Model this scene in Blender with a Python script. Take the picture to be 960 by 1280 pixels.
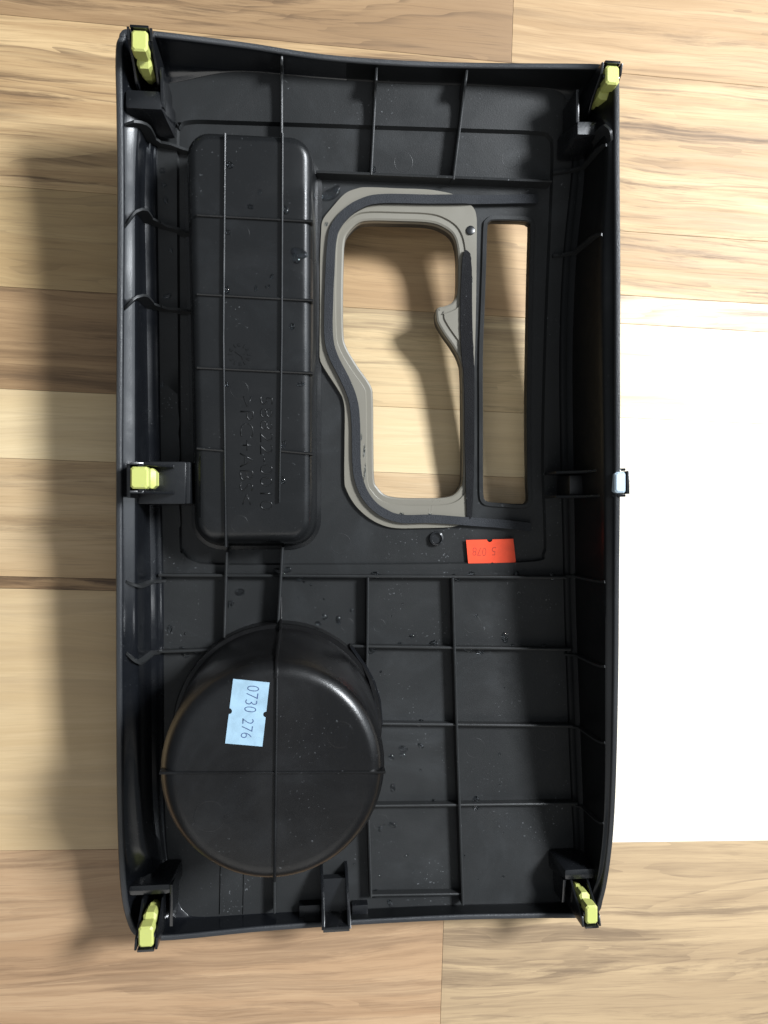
import bpy, bmesh, math, random
from mathutils import Vector, Matrix, noise as mnoise
from mathutils.geometry import delaunay_2d_cdt
random.seed(7)
for o in list(bpy.data.objects): bpy.data.objects.remove(o)
scn = bpy.context.scene
COL = scn.collection

# ------------------------------------------------------------------ camera
FPX = 967.0; TH = math.radians(6.0); DIST = 0.345
CAMP = Vector((-DIST*math.sin(TH), 0, DIST*math.cos(TH)))
CD = Vector((math.sin(TH), 0, -math.cos(TH))); CU = Vector((0, 1, 0)); CR = CD.cross(CU)
cam = bpy.data.cameras.new('camera'); camo = bpy.data.objects.new('camera', cam); COL.objects.link(camo)
cam.sensor_fit = 'VERTICAL'; cam.sensor_height = 36; cam.sensor_width = 27; cam.lens = 36*FPX/1280
cam.clip_start = 0.01; cam.clip_end = 50
camo.matrix_world = Matrix(((CR.x, CU.x, -CD.x, CAMP.x), (CR.y, CU.y, -CD.y, CAMP.y), (CR.z, CU.z, -CD.z, CAMP.z), (0, 0, 0, 1)))
scn.camera = camo
# ------------------------------------------------------------------ light
scn.view_settings.view_transform = 'Standard'; scn.view_settings.look = 'None'
scn.view_settings.exposure = 0.0; scn.view_settings.gamma = 1.0
w = bpy.data.worlds.new('World'); scn.world = w; w.use_nodes = True
w.node_tree.nodes['Background'].inputs[0].default_value = (0.80, 0.90, 1.0, 1)
w.node_tree.nodes['Background'].inputs[1].default_value = 0.12
def area(name, loc, target, sx, sy, power, col):
    l = bpy.data.lights.new(name, 'AREA'); l.shape = 'RECTANGLE'; l.size = sx; l.size_y = sy
    l.energy = power; l.color = col
    o = bpy.data.objects.new(name, l); COL.objects.link(o); o.location = loc
    o.rotation_euler = (Vector(target)-Vector(loc)).to_track_quat('-Z', 'Y').to_euler()
    return o
area('window_light', (0.86, 0.41, 1.00), (0, 0, 0), 0.28, 0.25, 36.5, (0.92, 0.96, 1.0))
area('right_fill', (1.1, 0.35, 0.75), (0, 0, 0), 1.3, 1.1, 9.0, (0.86, 0.93, 1.0))  # added soft lamp at right, for fill and gleam on the left wall
area('room_fill', (-0.2, -1.3, 1.0), (0, 0, 0), 1.6, 1.2, 7.0, (1.0, 0.97, 0.92))  # added fill lamp on the viewer's side, lifts the floor shadows
area('ceiling_fill', (-.1, 0.1, 1.6), (0, 0, 0), 1.6, 1.6, 2.3, (0.90, 0.95, 1.0))  # added overhead fill, stands in for ceiling bounce

# ------------------------------------------------------------------ pixel -> place
def U(px, py, z):
    r = CD*FPX + CR*(px-480.0) + CU*(640.0-py)
    return CAMP + r*((z-CAMP.z)/r.z)
PK = [(-.20, .012), (-.172, .0085), (-.13, .0040), (-.085, .0030), (-.04, .0046), (0, .0100), (.04, .0155), (.08, .0215), (.12, .0285), (.16, .0365), (.21, .0475)]
def P(Y):
    if Y <= PK[0][0]: return PK[0][1]
    for i in range(len(PK)-1):
        a, b = PK[i], PK[i+1]
        if Y <= b[0]:
            t = (Y-a[0])/(b[0]-a[0])
            m0 = ((b[1]-PK[max(i-1, 0)][1])/(b[0]-PK[max(i-1, 0)][0]))*(b[0]-a[0])
            j = min(i+2, len(PK)-1)
            m1 = ((PK[j][1]-a[1])/(PK[j][0]-a[0]))*(b[0]-a[0])
            return (2*t**3-3*t*t+1)*a[1]+(t**3-2*t*t+t)*m0+(-2*t**3+3*t*t)*b[1]+(t**3-t*t)*m1
    return PK[-1][1]
def UP(px, py, dz=0.0):
    z = .015
    for _ in range(8):
        p = U(px, py, z); z = P(p.y)+dz
    return U(px, py, z)
def catmull(pts, n, closed=False):
    """pts: tuples of any dimension; n samples per segment"""
    out = []; N = len(pts)
    segs = N if closed else N-1
    for i in range(segs):
        g = lambda k: pts[k % N] if closed else pts[min(max(k, 0), N-1)]
        p0, p1, p2, p3 = g(i-1), g(i), g(i+1), g(i+2)
        for k in range(n):
            t = k/n
            out.append(tuple(0.5*((2*b)+(-a+c)*t+(2*a-5*b+4*c-d)*t*t+(-a+3*b-3*c+d)*t**3) for a, b, c, d in zip(p0, p1, p2, p3)))
    if not closed: out.append(tuple(pts[-1]))
    return out
def inside(poly, x, y):
    c = False; j = len(poly)-1
    for i in range(len(poly)):
        xi, yi = poly[i][0], poly[i][1]; xj, yj = poly[j][0], poly[j][1]
        if (yi > y) != (yj > y) and x < (xj-xi)*(y-yi)/(yj-yi)+xi: c = not c
        j = i
    return c
def offset(poly, d):
    """outward for positive d"""
    A = sum(poly[i][0]*poly[(i+1) % len(poly)][1]-poly[(i+1) % len(poly)][0]*poly[i][1] for i in range(len(poly)))
    s = 1 if A > 0 else -1
    out = []; N = len(poly)
    for i in range(N):
        a = poly[i-2]; b = poly[(i+2) % N]
        tx, ty = b[0]-a[0], b[1]-a[1]; l = math.hypot(tx, ty) or 1
        out.append((poly[i][0]+s*ty/l*d, poly[i][1]-s*tx/l*d))
    return out

# ------------------------------------------------------------------ materials
def newmat(name):
    m = bpy.data.materials.new(name); m.use_nodes = True
    nt = m.node_tree; return m, nt, nt.nodes['Principled BSDF']
def N(nt, t, **kw):
    n = nt.nodes.new(t)
    for k, v in kw.items(): setattr(n, k, v)
    return n
def math_n(nt, op, a, b=None, c=None, clamp=False):
    n = N(nt, 'ShaderNodeMath', operation=op, use_clamp=clamp)
    for i, v in enumerate((a, b, c)):
        if v is None: continue
        if isinstance(v, (int, float)): n.inputs[i].default_value = v
        else: nt.links.new(v, n.inputs[i])
    return n.outputs[0]
def mix_c(nt, f, a, b, blend='MIX'):
    n = N(nt, 'ShaderNodeMix', data_type='RGBA', blend_type=blend)
    for i, v in ((0, f), (6, a), (7, b)):
        if isinstance(v, (int, float)): n.inputs[i].default_value = v
        elif isinstance(v, tuple): n.inputs[i].default_value = v+(1,) if len(v) == 3 else v
        else: nt.links.new(v, n.inputs[i])
    return n.outputs[2]
def noise_n(nt, vec, scale=1, detail=4, rough=.55, dist=0):
    n = N(nt, 'ShaderNodeTexNoise'); n.inputs['Scale'].default_value = scale; n.inputs['Detail'].default_value = detail
    n.inputs['Roughness'].default_value = rough; n.inputs['Distortion'].default_value = dist
    nt.links.new(vec, n.inputs['Vector']); return n.outputs['Fac']
def mapping(nt, vec, scale, loc=(0, 0, 0)):
    n = N(nt, 'ShaderNodeMapping'); n.inputs['Scale'].default_value = scale; n.inputs['Location'].default_value = loc
    nt.links.new(vec, n.inputs['Vector']); return n.outputs[0]
def maprange(nt, v, a, b, c=0, d=1, smooth=True):
    n = N(nt, 'ShaderNodeMapRange', interpolation_type='SMOOTHSTEP' if smooth else 'LINEAR')
    nt.links.new(v, n.inputs[0])
    for i, q in enumerate((a, b, c, d)): n.inputs[i+1].default_value = q
    return n.outputs[0]

def plastic(name, col, rough, dust=0.5, bump=0.15, spec=0.5):
    m, nt, b = newmat(name)
    tc = N(nt, 'ShaderNodeTexCoord').outputs['Object']
    sm = noise_n(nt, tc, 28, 5, .6, .6)                    # smears left from washing
    sm2 = noise_n(nt, mapping(nt, tc, (60, 25, 40), (3, 1, 0)), 1, 4, .6, .3)
    r = math_n(nt, 'ADD', maprange(nt, sm, .35, .7, rough-.07, rough+.09), math_n(nt, 'MULTIPLY', sm2, .06))
    nt.links.new(r, b.inputs['Roughness'])
    sp = maprange(nt, noise_n(nt, tc, 900, 2, .5), .66, .76, 0, 1)   # specks of dust
    cl = maprange(nt, noise_n(nt, tc, 45, 3, .6), .50, .68, 0.05, 1)
    f = math_n(nt, 'MULTIPLY', sp, math_n(nt, 'MULTIPLY', cl, dust))
    film = math_n(nt, 'MULTIPLY', maprange(nt, noise_n(nt, mapping(nt, tc, (1, 1, 1), (9, 4, 2)), 22, 6, .65, .8), .48, .75, 0, 1), dust*.09)
    c = mix_c(nt, f, col, (.22, .23, .24)); c = mix_c(nt, film, c, (.20, .22, .24))
    nt.links.new(c, b.inputs['Base Color'])
    b.inputs['Specular IOR Level'].default_value = spec
    bp = N(nt, 'ShaderNodeBump'); bp.inputs['Strength'].default_value = bump; bp.inputs['Distance'].default_value = .0004
    nt.links.new(noise_n(nt, tc, 2200, 3, .6), bp.inputs['Height']); nt.links.new(bp.outputs[0], b.inputs['Normal'])
    return m
M = {}
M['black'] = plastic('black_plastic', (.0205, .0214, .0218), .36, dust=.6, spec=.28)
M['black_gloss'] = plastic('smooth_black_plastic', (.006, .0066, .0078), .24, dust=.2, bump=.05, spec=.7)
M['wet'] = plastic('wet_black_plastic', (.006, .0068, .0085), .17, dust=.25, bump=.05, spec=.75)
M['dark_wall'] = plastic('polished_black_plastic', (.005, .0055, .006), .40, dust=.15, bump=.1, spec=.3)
M['grain'] = plastic('grained_black_plastic', (.017, .0185, .021), .42, dust=.3, bump=.4, spec=.55)
M['bin'] = plastic('satin_black_plastic', (.0085, .0090, .0095), .26, dust=.35, bump=.08, spec=.40)
M['cup'] = plastic('matt_black_plastic', (.0045, .0044, .0046), .31, dust=.3, bump=.12, spec=.38)
M['bezel'] = plastic('taupe_plastic', (.195, .182, .150), .32, dust=.25, bump=.05)
M['foam'] = plastic('dark_foam', (.023, .025, .029), .75, dust=.15, bump=.9, spec=.35)
M['foam_black'] = plastic('black_foam', (.010, .010, .011), .9, dust=.3, bump=1.0, spec=.2)
M['yellow'] = plastic('yellow_nylon', (.49, .52, .15), .45, dust=.5, bump=.2)
M['steel'] = plastic('pale_nylon', (.42, .52, .60), .35, dust=.05, bump=.1)
def flat(name, col, rough=.6, var=.12, scale=60):
    m, nt, b = newmat(name)
    tc = N(nt, 'ShaderNodeTexCoord').outputs['Object']
    n = noise_n(nt, tc, scale, 5, .6, .4)
    c = mix_c(nt, maprange(nt, n, .3, .75, 0, 1), col, tuple(x*(1-var*2) for x in col))
    nt.links.new(c, b.inputs['Base Color']); b.inputs['Roughness'].default_value = rough
    return m
M['blue_paper'] = flat('pale_blue_paper', (.32, .48, .60), .65, .10, 220)
M['red_paper'] = flat('orange_red_paper', (.85, .075, .022), .55, .06, 200)
M['ink'] = flat('blue_black_ink', (.05, .09, .22), .7, .2, 900)
M['red_ink'] = flat('faded_ink', (.42, .035, .018), .7, .2, 900)
m, nt, b = newmat('water'); b.inputs['Transmission Weight'].default_value = 1; b.inputs['IOR'].default_value = 1.33
b.inputs['Roughness'].default_value = .02; b.inputs['Base Color'].default_value = (.9, .95, 1, 1); M['water'] = m

WN = [0]
def wood(light, mid, dark, streak=.6, rough=.42, bands=.5, seed=None):
    WN[0] += 1; s = WN[0]*1.37 if seed is None else seed
    m, nt, b = newmat('laminate_wood')
    tc = N(nt, 'ShaderNodeTexCoord').outputs['Object']
    v0 = mapping(nt, tc, (1, 1, 1), (s*3.1, s*1.7, s))
    wv = noise_n(nt, mapping(nt, v0, (5, 14, 1)), 1, 3, .5)
    # let the grain wander sideways
    sep = N(nt, 'ShaderNodeSeparateXYZ'); nt.links.new(v0, sep.inputs[0])
    y2 = math_n(nt, 'ADD', sep.outputs[1], math_n(nt, 'MULTIPLY', wv, .022))
    cb = N(nt, 'ShaderNodeCombineXYZ'); nt.links.new(sep.outputs[0], cb.inputs[0]); nt.links.new(y2, cb.inputs[1]); nt.links.new(sep.outputs[2], cb.inputs[2])
    v = cb.outputs[0]
    g1 = noise_n(nt, mapping(nt, v, (4.0, 85, 1)), 1, 8, .68, .15)
    g2 = noise_n(nt, mapping(nt, v, (10, 340, 1), (5, 2, 0)), 1, 6, .70, .1)
    g3 = noise_n(nt, mapping(nt, v, (26, 1050, 1)), 1, 4, .68)
    g4 = noise_n(nt, mapping(nt, v, (2.6, 24, 1), (1, 7, 0)), 1, 4, .5, .5)
    g5 = noise_n(nt, mapping(nt, v, (4.2, 66, 1), (8, 3, 0)), 1, 8, .72, .35)
    c = mix_c(nt, maprange(nt, g1, .34, .66), light, mid)
    c = mix_c(nt, math_n(nt, 'MULTIPLY', maprange(nt, g4, .48, .66), bands), c, mid)
    # growth lines: contours of the slow noise
    fr = math_n(nt, 'FRACT', math_n(nt, 'MULTIPLY', g4, 13.0))
    ln = maprange(nt, fr, .0, .42, 1, 0)
    ln = math_n(nt, 'MULTIPLY', ln, maprange(nt, g2, .36, .60))
    ln = math_n(nt, 'MULTIPLY', ln, maprange(nt, noise_n(nt, mapping(nt, v0, (6, 30, 1), (2, 9, 1)), 1, 2), .36, .58))
    c = mix_c(nt, math_n(nt, 'MULTIPLY', ln, streak*.75, clamp=True), c, dark)
    sk = math_n(nt, 'MULTIPLY', maprange(nt, g5, .50, .60), math_n(nt, 'MULTIPLY', maprange(nt, g2, .34, .60, .25, 1), streak), clamp=True)
    c = mix_c(nt, sk, c, dark)
    dk = math_n(nt, 'MULTIPLY', maprange(nt, g2, .57, .74), streak*.6)
    c = mix_c(nt, dk, c, dark)
    c = mix_c(nt, math_n(nt, 'MULTIPLY', maprange(nt, g3, .46, .66), .42), c, mid)
    c = mix_c(nt, math_n(nt, 'MULTIPLY', maprange(nt, g3, .58, .72), streak*.35), c, dark)
    g6 = noise_n(nt, mapping(nt, v0, (34, 2000, 1), (4, 6, 0)), 1, 2, .5)
    c = mix_c(nt, math_n(nt, 'MULTIPLY', maprange(nt, g6, .58, .70), .22), c, dark)
    hs = N(nt, 'ShaderNodeHueSaturation'); hs.inputs['Saturation'].default_value = 1.0; hs.inputs['Value'].default_value = 1.03; nt.links.new(c, hs.inputs['Color']); c = hs.outputs[0]
    nt.links.new(c, b.inputs['Base Color'])
    r = math_n(nt, 'ADD', maprange(nt, g2, .3, .7, rough-.04, rough+.06), math_n(nt, 'MULTIPLY', g3, .04))
    nt.links.new(r, b.inputs['Roughness'])
    bp = N(nt, 'ShaderNodeBump'); bp.inputs['Strength'].default_value = .10; bp.inputs['Distance'].default_value = .0005
    nt.links.new(math_n(nt, 'ADD', g3, g2), bp.inputs['Height']); nt.links.new(bp.outputs[0], b.inputs['Normal'])
    return m

# ------------------------------------------------------------------ object helpers
def mesh_obj(name, verts, faces, mat, parent=None, smooth=None, bevel=None, midx=None, mats=()):
    me = bpy.data.meshes.new(name); me.from_pydata([tuple(v) for v in verts], [], faces)
    if midx: me.polygons.foreach_set('material_index', midx)
    me.validate(); me.update()
    bm = bmesh.new(); bm.from_mesh(me)
    bmesh.ops.remove_doubles(bm, verts=bm.verts, dist=2e-6)
    bmesh.ops.recalc_face_normals(bm, faces=bm.faces)
    if bevel:
        es = [e for e in bm.edges if len(e.link_faces) == 2 and e.calc_face_angle(0) > math.radians(35)]
        bmesh.ops.bevel(bm, geom=es, offset=bevel, segments=2, profile=.6, affect='EDGES', clamp_overlap=True)
    bm.to_mesh(me); bm.free()
    if smooth is not None:
        me.polygons.foreach_set('use_smooth', [True]*len(me.polygons)); me.set_sharp_from_angle(angle=math.radians(smooth))
    me.materials.append(mat)
    for m_ in mats: me.materials.append(m_)
    o = bpy.data.objects.new(name, me); COL.objects.link(o)
    if parent: o.parent = parent
    return o
def tag(o, label=None, cat=None, group=None, kind=None):
    if label: o['label'] = label
    if cat: o['category'] = cat
    if group: o['group'] = group
    if kind: o['kind'] = kind
    return o
BOXF = [(0, 1, 2, 3), (7, 6, 5, 4), (0, 4, 5, 1), (1, 5, 6, 2), (2, 6, 7, 3), (3, 7, 4, 0)]
def prism(name, top, bot, mat, parent, bevel=None, smooth=40):
    n = len(top); vs = list(top)+list(bot)
    fs = [tuple(range(n)), tuple(range(2*n-1, n-1, -1))]+[(i, n+i, n+(i+1) % n, (i+1) % n) for i in range(n)]
    return mesh_obj(name, vs, fs, mat, parent, smooth, bevel)
def loft(loops, closed=True, cap0=False, cap1=False):
    vs = []; fs = []; n = len(loops[0])
    for l in loops: vs += [tuple(p) for p in l]
    for j in range(len(loops)-1):
        for i in range(n if closed else n-1):
            a = j*n+i; b_ = j*n+(i+1) % n
            fs.append((a, b_, b_+n, a+n))
    if cap0: fs.append(tuple(range(n)))
    if cap1: fs.append(tuple(range((len(loops)-1)*n, len(loops)*n)))
    return vs, fs

# ------------------------------------------------------------------ floor: laminate strips
PAL = (.90, .83, .70); PALM = (.80, .68, .50); PALD = (.42, .30, .18)
TAN = (.52, .350, .180); TANM = (.37, .232, .112); TAND = (.125, .075, .040)
BRN = (.40, .26, .135); BRNM = (.27, .165, .082); BRND = (.08, .045, .024)
floor = mesh_obj('floor', *loft([[(-1.2, -1.2, -.012), (1.2, -1.2, -.012), (1.2, 1.2, -.012), (-1.2, 1.2, -.012)], [(-1.2, -1.2, -.0085), (1.2, -1.2, -.0085), (1.2, 1.2, -.0085), (-1.2, 1.2, -.0085)]], cap0=True, cap1=True), flat('dark_joint', (.13, .085, .05), .8), None)
tag(floor, kind='structure')
FROT = math.radians(-1.83)
fu = Vector((math.cos(FROT), math.sin(FROT), 0)); fv = Vector((-fu.y, fu.x, 0))
def fv_of(px, py): return U(px, py, 0).dot(fv)
def fu_of(px, py): return U(px, py, 0).dot(fu)
def plank(u0, u1, v1, v0, mat, tilt=0.0, dz=0.0):
    g = .00005
    u0 += g; u1 -= g; v0 += g; v1 -= g
    c = fu*((u0+u1)/2)+fv*((v0+v1)/2); hx = (u1-u0)/2; hy = (v1-v0)/2
    vs = [(sx*hx, sy*hy, z) for z in (0, -.008) for sx, sy in ((-1, -1), (1, -1), (1, 1), (-1, 1))]
    o = mesh_obj('plank', vs, BOXF, mat, floor, None, .00018)
    o.location = (c.x, c.y, dz-.0003); o.rotation_euler = (tilt, 0, FROT)
    return o
V = {k: fv_of(*p) for k, p in dict(a=(70, 24), b=(70, 237), c=(70, 362), d=(70, 489), e=(70, 575), f=(70, 722), f2=(70, 737), h=(70, 1063)).items()}
C2 = fv_of(865, 374)
X = lambda px, py=640: fu_of(px, py)
LE, RE = -.36, .40
plank(LE, X(640, 60), V['a']+.075, V['a'], wood(BRN, BRNM, BRND, .8, .50, .8, seed=2.2))
plank(X(640, 60), RE, V['a']+.075, V['a'], wood((.56, .39, .215), TANM, TAND, .5, .58, .6))
plank(LE, RE, V['a'], V['b'], wood((.62, .44, .235), TANM, TAND, .9, .56, .6, seed=6.1))
plank(LE, X(330, 300), V['b'], V['c'], wood((.50, .36, .185), (.40, .27, .13), TAND, .35, .50, .4))
plank(X(330, 300), X(700, 330), V['b'], V['c'], wood(TAN, TANM, TAND, .6, .48, .5))
plank(X(700, 330), RE, V['b'], C2, wood((.62, .44, .24), TANM, TAND, .95, .56, .6, seed=3.3))
plank(X(700, 330), RE, C2, V['c'], wood((.74, .60, .41), (.60, .45, .27), TAND, .6, .46, .4))
plank(LE, X(330, 430), V['c'], V['d'], wood(BRN, BRNM, BRND, .6, .50, .6))
plank(X(330, 430), X(700, 460), V['c'], V['d'], wood((.66, .51, .29), (.54, .39, .21), TAND, .5, .46, .5))
plank(X(700, 460), RE, V['c'], V['d'], wood((.76, .63, .44), (.66, .51, .32), PALD, .5, .42, .3))  # colour lightened, a step towards the glare-whitened planks below
plank(LE, X(700, 560), V['d'], V['e'], wood((.70, .55, .33), (.60, .45, .25), PALD, .3, .44, .3))
plank(X(700, 560), RE, V['d'], V['e'], wood((.92, .86, .76), (.86, .77, .62), PALD, .08, .28, .10))  # wood colour whitened to stand in for window glare
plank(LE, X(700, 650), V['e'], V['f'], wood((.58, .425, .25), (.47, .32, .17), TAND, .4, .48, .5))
plank(X(700, 650), RE, V['e'], V['f'], wood((.92, .86, .76), (.86, .77, .62), PALD, .08, .28, .10))  # same glare whitening put into the wood colour
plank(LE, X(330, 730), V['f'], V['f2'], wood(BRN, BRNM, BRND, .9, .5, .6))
plank(X(330, 730), RE, V['f'], V['f2'], wood((.92, .86, .76), (.86, .77, .62), PALD, .08, .28, .10))  # narrow strip whitened too, so the painted glare runs on
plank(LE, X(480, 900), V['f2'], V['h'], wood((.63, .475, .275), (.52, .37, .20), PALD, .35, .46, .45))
plank(X(480, 900), RE, V['f2'], V['h'], wood((.92, .86, .76), (.86, .77, .62), PALD, .08, .28, .10))  # right half of the pale plank, whitened in colour for the glare
plank(LE, X(553, 1200), V['h'], V['h']-.10, wood((.50, .335, .195), (.39, .24, .13), (.17, .10, .055), .55, .56, .5))
plank(X(553, 1200), RE, V['h'], V['h']-.10, wood((.51, .37, .215), (.37, .26, .15), (.17, .115, .07), .75, .56, .6))

# ------------------------------------------------------------------ the panel
panel = bpy.data.objects.new('console_panel', None); COL.objects.link(panel); panel.empty_display_size = .05
tag(panel, 'black plastic car console panel lying face down, ribbed back with cup holder and tray', 'car panel')

# foot of the wall on the plate | inner rim (px, py, z) | ledge width px
PER = [((222, 1124), (167, 1152, .0225), 1), ((212, 1088), (158, 1105, .025), 5), ((206, 1000), (154, 1000, .0295), 12), ((205, 850), (153, 850, .035), 13),
       ((204, 700), (153, 700, .0385), 13), ((201, 550), (153, 550, .0415), 12), ((199, 400), (154, 400, .0445), 12), ((197, 250), (155, 250, .0480), 12),
       ((197, 172), (154, 140, .0525), 8), ((198, 132), (153, 72, .058), 1), ((206, 108), (157, 50, .058), .6), ((232, 101), (174, 45, .058), .6),
       ((300, 90), (300, 60, .0520), .6), ((400, 98), (400, 75, .0490), .6), ((500, 105), (500, 83, .0480), .6), ((600, 108), (600, 86, .0485), .6),
       ((690, 112), (722, 87, .053), .6), ((708, 128), (757, 88, .059), .6), ((716, 150), (766, 96, .060), 2),
       ((714, 215), (767, 200, .061), 12), ((703, 330), (768, 330, .0595), 13), ((699, 450), (768, 450, .057), 13), ((701, 600), (768, 600, .051), 13),
       ((704, 720), (767, 720, .045), 12), ((708, 850), (766, 850, .039), 12), ((713, 980), (763, 980, .034), 12), ((717, 1060), (758, 1060, .0285), 10),
       ((716, 1110), (748, 1121, .0235), 6), ((704, 1126), (735, 1139, .0200), 1),
       ((650, 1129), (670, 1141, .0175), .6), ((560, 1131), (570, 1143, .0165), .6), ((450, 1136), (450, 1149, .0165), .6), ((340, 1141), (330, 1157, .0180), .6),
       ((252, 1146), (215, 1168, .0205), .6), ((232, 1140), (180, 1166, .0220), .6)]
ctrl = []
for f, r, lw in PER:
    pf = UP(*f); pr = U(*r)
    d = Vector((f[0]-460, f[1]-640)); 
    ctrl.append((pf.x, pf.y, pr.x, pr.y, pr.z, lw*.00034))
per = catmull(ctrl, 12, True)
NP = len(per)
foot2 = [(p[0], p[1]) for p in per]
rim2 = offset([(p[2], p[3]) for p in per], .0025)
rows = []
SHO = [(.02, .20), (.04, .42), (.06, .62), (.09, .78), (.15, .86), (.28, .89), (.45, .913), (.62, .936), (.78, .958), (.92, .980), (1, 1)]   # steep foot, sloping shoulder
JN = len(SHO)
def perim_normal(i):
    a = foot2[i-3]; b_ = foot2[(i+3) % NP]; tx, ty = b_[0]-a[0], b_[1]-a[1]; l = math.hypot(tx, ty) or 1
    n = Vector((ty/l, -tx/l)); 
    c = Vector((per[i][2]-per[i][0], per[i][3]-per[i][1]))
    return n
A_ = sum(foot2[i][0]*foot2[(i+1) % NP][1]-foot2[(i+1) % NP][0]*foot2[i][1] for i in range(NP)); SG = 1 if A_ > 0 else -1
PROF = [(0, 0), (.04, .0007), (.10, .0011), (.20, .0014), (.48, .0021), (.52, .0026), (.58, .0029), (.72, .0034), (1.0, .0042)]
NL = len(PROF)
LO = [[] for _ in range(NL+JN)]
for i, p in enumerate(per):
    n = perim_normal(i)*SG; zf = P(p[1])
    fx, fy = p[0], p[1]
    lw = max(p[5], .0002); k = min(1, lw/.003)
    for j, (f, dz) in enumerate(PROF): LO[j].append(Vector((fx+n.x*lw*f, fy+n.y*lw*f, zf+dz*k)))
    q2 = LO[NL-1][-1]
    run = abs((Vector((p[2], p[3]))-Vector((q2.x, q2.y))).dot(n))
    rise = min(.5, math.tan(math.radians(37.5))*.80*run/max(p[4]-q2.z, .004))
    for j in range(JN):
        t = (j+1)/JN
        zs = SHO[j][1]*(1-rise)/.86 if SHO[j][1] <= .86 else 1-rise*(1-SHO[j][1])/.14
        sx = k*SHO[j][0]+(1-k)*(1-(1-t)**2.3); sz = k*zs+(1-k)*t**1.9
        LO[NL+j].append(Vector((q2.x+(p[2]-q2.x)*sx, q2.y+(p[3]-q2.y)*sx, q2.z+(p[4]-q2.z)*sz)))
INNER = LO  # rows from plate to rim
T = .0022
# rounded lip and outer skin
lip0 = []; lip1 = []; lip2 = []; out_rows = [[] for _ in range(5)]
for i, p in enumerate(per):
    ro = rim2[i]; ri = (p[2], p[3])
    lip0.append(Vector((ri[0]*.93+ro[0]*.07, ri[1]*.93+ro[1]*.07, p[4]+.0004)))
    lip1.append(Vector((ri[0]*.75+ro[0]*.25, ri[1]*.75+ro[1]*.25, p[4]+.0007)))
    lip2.append(Vector((ri[0]*.2+ro[0]*.8, ri[1]*.2+ro[1]*.8, p[4]+.0006)))
    n = perim_normal(i)*SG; zf = P(p[1]); lw = max(p[5], .0006)
    base = Vector((p[0]+n.x*(lw+.001), p[1]+n.y*(lw+.001), zf-T))
    for j in range(5):
        t = 1-j/4
        sx = 1-(1-t)**1.3; sz = t**1.2
        out_rows[j].append(Vector((base.x+(ro[0]-base.x)*sx, base.y+(ro[1]-base.y)*sx, base.z+(p[4]-.0003-base.z)*sz)))
und = [Vector((f[0], f[1], P(f[1])-T)) for f in foot2]
wall_v, wall_f = loft(INNER+[lip0, lip1, lip2]+out_rows+[und])

# openings and the recess, in world xy on the plate
HOLE_PX = [(429, 321), (430, 305), (433.5, 293.5), (446, 280), (461, 276), (498, 276.5), (534, 278), (552, 283), (566, 293.5), (572, 312), (573, 340), (572, 366), (566, 378.5), (556, 383.5), (549, 385.0), (545.8, 388), (545.8, 396), (547.5, 404), (555, 417), (567.6, 435), (575, 450), (578, 468), (579, 534), (579, 596), (575, 610), (566, 619.5), (552, 623), (526, 623.5), (500, 623), (482, 619.5), (471.6, 610), (467, 598), (466, 550), (465.5, 500), (462.5, 482), (446, 458), (432, 433.7), (428.5, 415), (428, 367)]
SLIT_PX = [(609, 285), (611, 279), (616, 276.5), (635, 276.5), (655, 277.5), (660.5, 280), (662, 286), (660.5, 340), (658.5, 440), (657.5, 520), (658.5, 600), (659.5, 622), (657.5, 628), (652, 630), (632, 629), (612, 627.5), (606, 625), (604, 619), (603.5, 600), (603.5, 520), (603.5, 443), (605.6, 385), (607.5, 330)]
REC_PX = [(221, 175), (224, 158), (238, 150), (300, 151), (450, 156), (600, 161), (672, 164), (688, 170), (692, 188), (690, 260), (684, 400), (680, 560), (683, 670), (681, 692), (668, 702), (560, 705), (400, 706), (270, 706), (240, 701), (227, 688), (224, 660), (222, 400)]
RECD = .0020
def world2(pxs, n, dz=0.0): return [(q.x, q.y) for q in (UP(x, y, dz) for x, y in catmull(pxs, n, True))]
hole = world2(HOLE_PX, 5, -RECD); slit = world2(SLIT_PX, 4, -RECD); rec = world2(REC_PX, 6)
rec_in = offset(rec, -.0007)
def zplate(x, y):
    z = P(y)
    return z-RECD if inside(rec_in, x, y) else z
def cdt(loops, pts, keep):
    vs = []; es = []
    for l in loops:
        s = len(vs); vs += [Vector(p) for p in l]; es += [(s+i, s+(i+1) % len(l)) for i in range(len(l))]
    vs += [Vector(p) for p in pts]
    ov, oe, of, *_ = delaunay_2d_cdt(vs, es, [], 0, 1e-7)
    fs = [f for f in of if keep(sum(ov[i].x for i in f)/len(f), sum(ov[i].y for i in f)/len(f))]
    return ov, fs
grid = []
xs = [p[0] for p in foot2]; ys = [p[1] for p in foot2]
gx = min(xs)
fin_ = offset(foot2, -.0015)
while gx < max(xs):
    gy = min(ys)
    while gy < max(ys):
        if inside(fin_, gx, gy): grid.append((gx+random.uniform(-.0005, .0005), gy+random.uniform(-.0005, .0005)))
        gy += .006
    gx += .008
pv, pf = cdt([foot2, rec, rec_in, hole, slit], grid, lambda x, y: inside(foot2, x, y) and not inside(hole, x, y) and not inside(slit, x, y))
recset = set()
rk = {(round(a, 6), round(b_, 6)) for a, b_ in rec}; rik = {(round(a, 6), round(b_, 6)) for a, b_ in rec_in}
def zq(v):
    k = (round(v.x, 6), round(v.y, 6))
    if k in rik: return P(v.y)-RECD
    if k in rk: return P(v.y)
    return zplate(v.x, v.y)
top_v = [(v.x, v.y, zq(v)) for v in pv]
n0 = len(wall_v)
sv = wall_v+top_v+[(v.x, v.y, P(v.y)-T-RECD*.4 if not True else P(v.y)-T-.0012) for v in pv]
nt_ = len(pv)
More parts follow.
